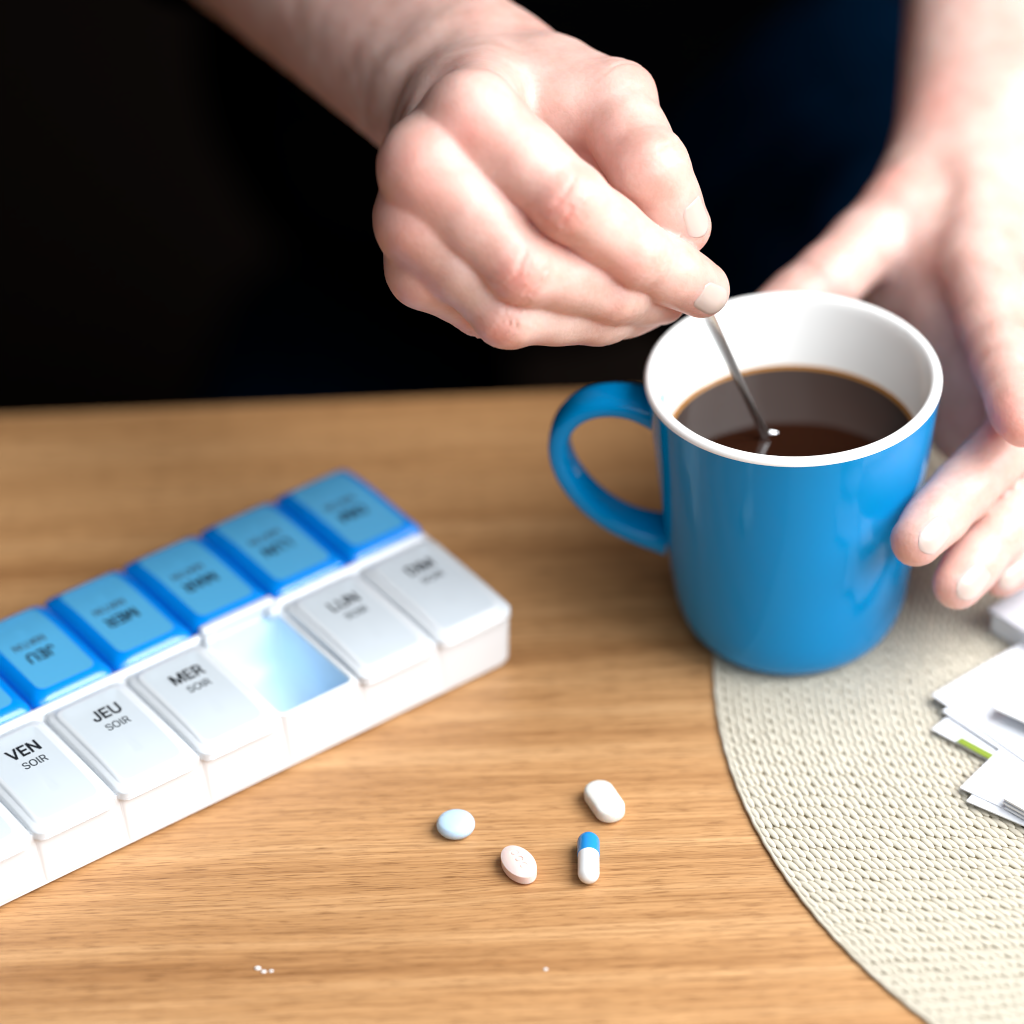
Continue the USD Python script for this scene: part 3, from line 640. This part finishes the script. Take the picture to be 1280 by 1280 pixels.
RIGHT = dict(fingers={
    'index': [((-87.2, 2.5, 177.9), 12.0), ((-62.2, -12.8, 159.3), 10.6), ((-43.9, -10.1, 139.5), 9.3), ((-26.0, -3.8, 123.1), 7.9)],
    'middle': [((-100.7, -6.1, 168.2), 12.0), ((-75.2, -19.0, 142.7), 10.4), ((-49.5, -9.4, 127.2), 9.2), ((-36.9, 5.0, 114.8), 7.6)],
    'ring': [((-103.2, -8.2, 152.1), 11.2), ((-79.6, -18.7, 128.1), 9.7), ((-54.0, -7.1, 118.6), 8.6), ((-40.9, 7.4, 111.2), 7.2)],
    'pinky': [((-102.2, -7.1, 135.2), 9.8), ((-86.6, -3.4, 120.2), 8.4), ((-69.9, 5.6, 112.2), 7.4), ((-57.2, 13.9, 106.5), 6.4)],
    'thumb': [((-75.9, 72.5, 151.2), 13.5), ((-48.7, 35.7, 160.6), 11.8), ((-39.6, 8.9, 154.8), 10.8), ((-30.8, 6.8, 137.1), 8.2)],
}, palm=[((-82.5, 66.1, 152.7), (-87.2, 2.5, 177.9), 14, 10.8, 6),
    ((-88.7, 65.6, 152.0), (-100.7, -6.1, 168.2), 14, 10.8, 6),
    ((-94.6, 65.4, 148.4), (-103.2, -8.2, 152.1), 14, 10, 6),
    ((-98.4, 66.1, 142.7), (-102.2, -7.1, 135.2), 13, 9.2, 6),
    ((-89.2, 37.7, 151.6), (-95.7, 22.5, 136.3), 17, 13, 10),
    ((-76.1, 64.6, 150.6), (-58.4, 41.7, 156.9), 15, 11, 9),
    ((-83.9, 27.7, 148.3), (-64.7, 8.7, 133.0), 13, 11, 9),
    ((-89.3, 19.4, 127.2), (-67.5, 7.7, 115.0), 12, 10, 9),
    ((-89.9, 5.5, 175.2), (-99.0, -2.2, 166.7), 11.3, 11.3, 6),
    ((-83.2, -0.3, 169.3), (-92.3, -3.6, 161.6), 10.3, 10.2, 7),
    ((-100.9, -2.8, 164.3), (-102.6, -3.8, 151.3), 10.8, 10.2, 6),
    ((-95.2, -5.2, 154.5), (-98.2, -5.1, 146.2), 9.6, 9.2, 6),
    ((-103.3, -4.2, 149.1), (-102.2, -3.6, 134.9), 10, 9, 6),
    ((-87.1, 82.1, 149.0), (-199.3, 314.2, 119.7), 20, 28, 12),
    ((-99.5, 75.1, 139.8), (-209.6, 309.6, 113.6), 20, 28, 12)],
    extra=[((-56.9, 41.4, 146.5), (-47.0, 28.2, 135.6), 12, 11, 5), ((-68.1, 51.9, 157.1), (-61.3, 36.1, 159.4), 12, 9.5, 9)], cut=[],
    hint={'thumb': (0.81, -0.27, 0.47), 'index': (-0.16, -0.92, 0.45), 'middle': (-0.31, -0.97, 0.37), 'ring': (-0.47, -1.03, 0.30), 'pinky': (-0.52, -1.09, 0.22)}, back=(-0.00, -0.80, 0.60), bendw=0.25, blend={'thumb': 7.0, 'index': 5.0, 'middle': 5.0, 'ring': 5.0, 'pinky': 5.0})
LEFT = dict(fingers={
    'index': [((59.5, 58.2, 85.7), 11.0), ((61.7, 14.0, 83.4), 9.3), ((62.3, -6.7, 84.2), 8.3), ((63.0, -21.0, 85.2), 7.2)],
    'middle': [((73.6, 53.8, 76.5), 11.0), ((65.2, 1.8, 63.9), 9.4), ((47.0, -19.1, 61.1), 8.6), ((31.8, -40.1, 59.9), 7.4)],
    'ring': [((84.1, 51.0, 62.7), 10.4), ((73.4, 1.8, 50.6), 9.0), ((57.3, -18.3, 43.9), 8.2), ((44.6, -34.4, 39.1), 7.2)],
    'pinky': [((90.5, 48.0, 45.5), 9.4), ((82.6, 11.8, 34.0), 7.8), ((69.1, -4.1, 26.1), 6.8), ((60.4, -13.0, 24.3), 6.0)],
    'thumb': [((54.8, 117.8, 88.4), 14), ((39.4, 87.3, 87.7), 11.5), ((15.8, 61.9, 80.6), 10.3), ((-1.7, 50.6, 75.6), 8.2)],
}, palm=[((64.6, 118.1, 92.0), (59.5, 58.2, 85.7), 15, 11, 6),
    ((71.9, 117.2, 90.8), (73.6, 53.8, 76.5), 15, 11, 6),
    ((78.1, 115.8, 85.6), (84.1, 51.0, 62.7), 15, 10.4, 6),
    ((83.4, 115.4, 76.9), (90.5, 48.0, 45.5), 14, 9.5, 6),
    ((57.8, 110.6, 85.5), (54.7, 81.4, 79.9), 16, 11, 9),
    ((78.1, 102.7, 76.5), (81.6, 76.6, 58.5), 17, 13, 10),
    ((63.3, 133.6, 92.7), (114.4, 392.6, 111.3), 20, 33, 12),
    ((79.3, 133.2, 92.1), (134.4, 392.1, 110.7), 20, 33, 12)],
    extra=[((52.2, 56.2, 56.3), (55.1, 39.1, 40.4), 11.5, 11, 8), ((36.8, 88.2, 69.0), (50.2, 67.2, 57.7), 14, 13, 8), ((45.1, 82.3, 81.1), (59.7, 52.5, 61.4), 13, 12, 8), ((54.0, 60.3, 65.1), (64.4, 28.8, 40.0), 13, 11, 6), ((46.4, 94.7, 82.6), (52.1, 68.7, 79.7), 12, 8, 8)], cut=[],
    hint={'thumb': (-0.17, 0.09, 0.95), 'index': (0.80, -0.42, 0.27)}, back=(0.61, -0.39, 0.64), bendw=0.3, blend={'thumb': 8.0})
RBOX = ((-225.6, -35.0, 90.5), (-10.0, 330.2, 193.9), 0.9)
LBOX = ((-17.7, -56.1, 8.3), (150.4, 408.6, 127.3), 1.3)
NAILS = [('R', 'index', 10.8, 10.4, (-0.14, -0.86, 0.45), 3.4), ('R', 'thumb', 11.0, 11.0, (0.50, -0.60, 0.57), 6.2), ('L', 'middle', 11.5, 10.0, (0.62, -0.52, 0.51), 2.6), ('L', 'ring', 11.0, 9.6, (0.62, -0.52, 0.51), 2.4), ('L', 'pinky', 8.5, 7.6, (0.62, -0.52, 0.51), 2.0)]
ELBOWS = ((-203.3, 313.1, 118.2), (124.4, 392.4, 111.0))
SLEEVES = [((-203.3, 313.1, 118.2), (-167.4, 236.5, 126.8), 44, 42), ((124.4, 392.4, 111.0), (107.4, 309.3, 105.0), 44, 42)]

RH, LH = Hand(RIGHT), Hand(LEFT)
person = thing('person', 'person in dark clothes stirring coffee, one hand holding the mug', 'person', (0, 0, 0))
parts_v, parts_f, flush, nv = [], [], [], 0
for H, (lo, hi, hs) in ((RH, RBOX), (LH, LBOX)):
    v, f = mesh_sdf(H, lo, hi, hs, 4)
    tm = trimesh.Trimesh(v, f, process=False); lab = trimesh.graph.connected_component_labels(tm.face_adjacency, len(f))
    f = f[lab == np.bincount(lab).argmax()]; used, inv = np.unique(f, return_inverse=True); v, f = v[used], inv.reshape(-1, 3)
    parts_v.append(v); parts_f.append(f + nv); nv += len(v); flush.append(H.flush(v))
bodym = trimesh.Trimesh(np.vstack(parts_v), np.vstack(parts_f), process=False)
body = put('body', bodym, SKIN, person, smooth=True)
UsdGeom.PrimvarsAPI(body).CreatePrimvar('flush', Sdf.ValueTypeNames.FloatArray, 'vertex').Set(Vt.FloatArray.FromNumpy(np.concatenate(flush).astype(np.float32)))
for H, n, L_, W_, D_, bo_ in NAILS:
    H = RH if H == 'R' else LH
    put('fingernail', H.nail(n, L_, W_, D_, bo_), NAIL, body, smooth=60)
def cloth(prims, k, h, lo, hi, amp, seed):
    def fun(p):
        d = None
        for a_, b_, ra, rb in prims:
            q = rcone(p, a_, b_, ra, rb); d = q if d is None else smin(d, q, k)
        return d + (meshkit.fbm(p / [45, 45, 70], 3, seed) - .5) * amp
    m = trimesh.Trimesh(*mesh_sdf(fun, lo, hi, h, 4), process=False); m.remove_unreferenced_vertices(); return m
REL, LEL = ELBOWS
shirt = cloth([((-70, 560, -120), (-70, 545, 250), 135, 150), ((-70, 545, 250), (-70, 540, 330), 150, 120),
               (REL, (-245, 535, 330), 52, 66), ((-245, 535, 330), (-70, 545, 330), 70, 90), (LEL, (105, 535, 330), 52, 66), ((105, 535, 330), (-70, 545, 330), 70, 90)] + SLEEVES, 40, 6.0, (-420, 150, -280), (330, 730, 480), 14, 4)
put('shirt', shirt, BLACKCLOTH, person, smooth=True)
jeans = cloth([((40, 540, -170), (62, 245, -82), 88, 66), ((62, 245, -82), (66, 225, -330), 62, 52), ((-150, 620, -350), (-225, 400, -385), 78, 54), ((-225, 400, -385), (-225, 390, -410), 54, 48)], 40, 6.0, (-330, 140, -440), (190, 700, 0), 14, 9)
put('trousers', jeans, DENIM, person, smooth=True)
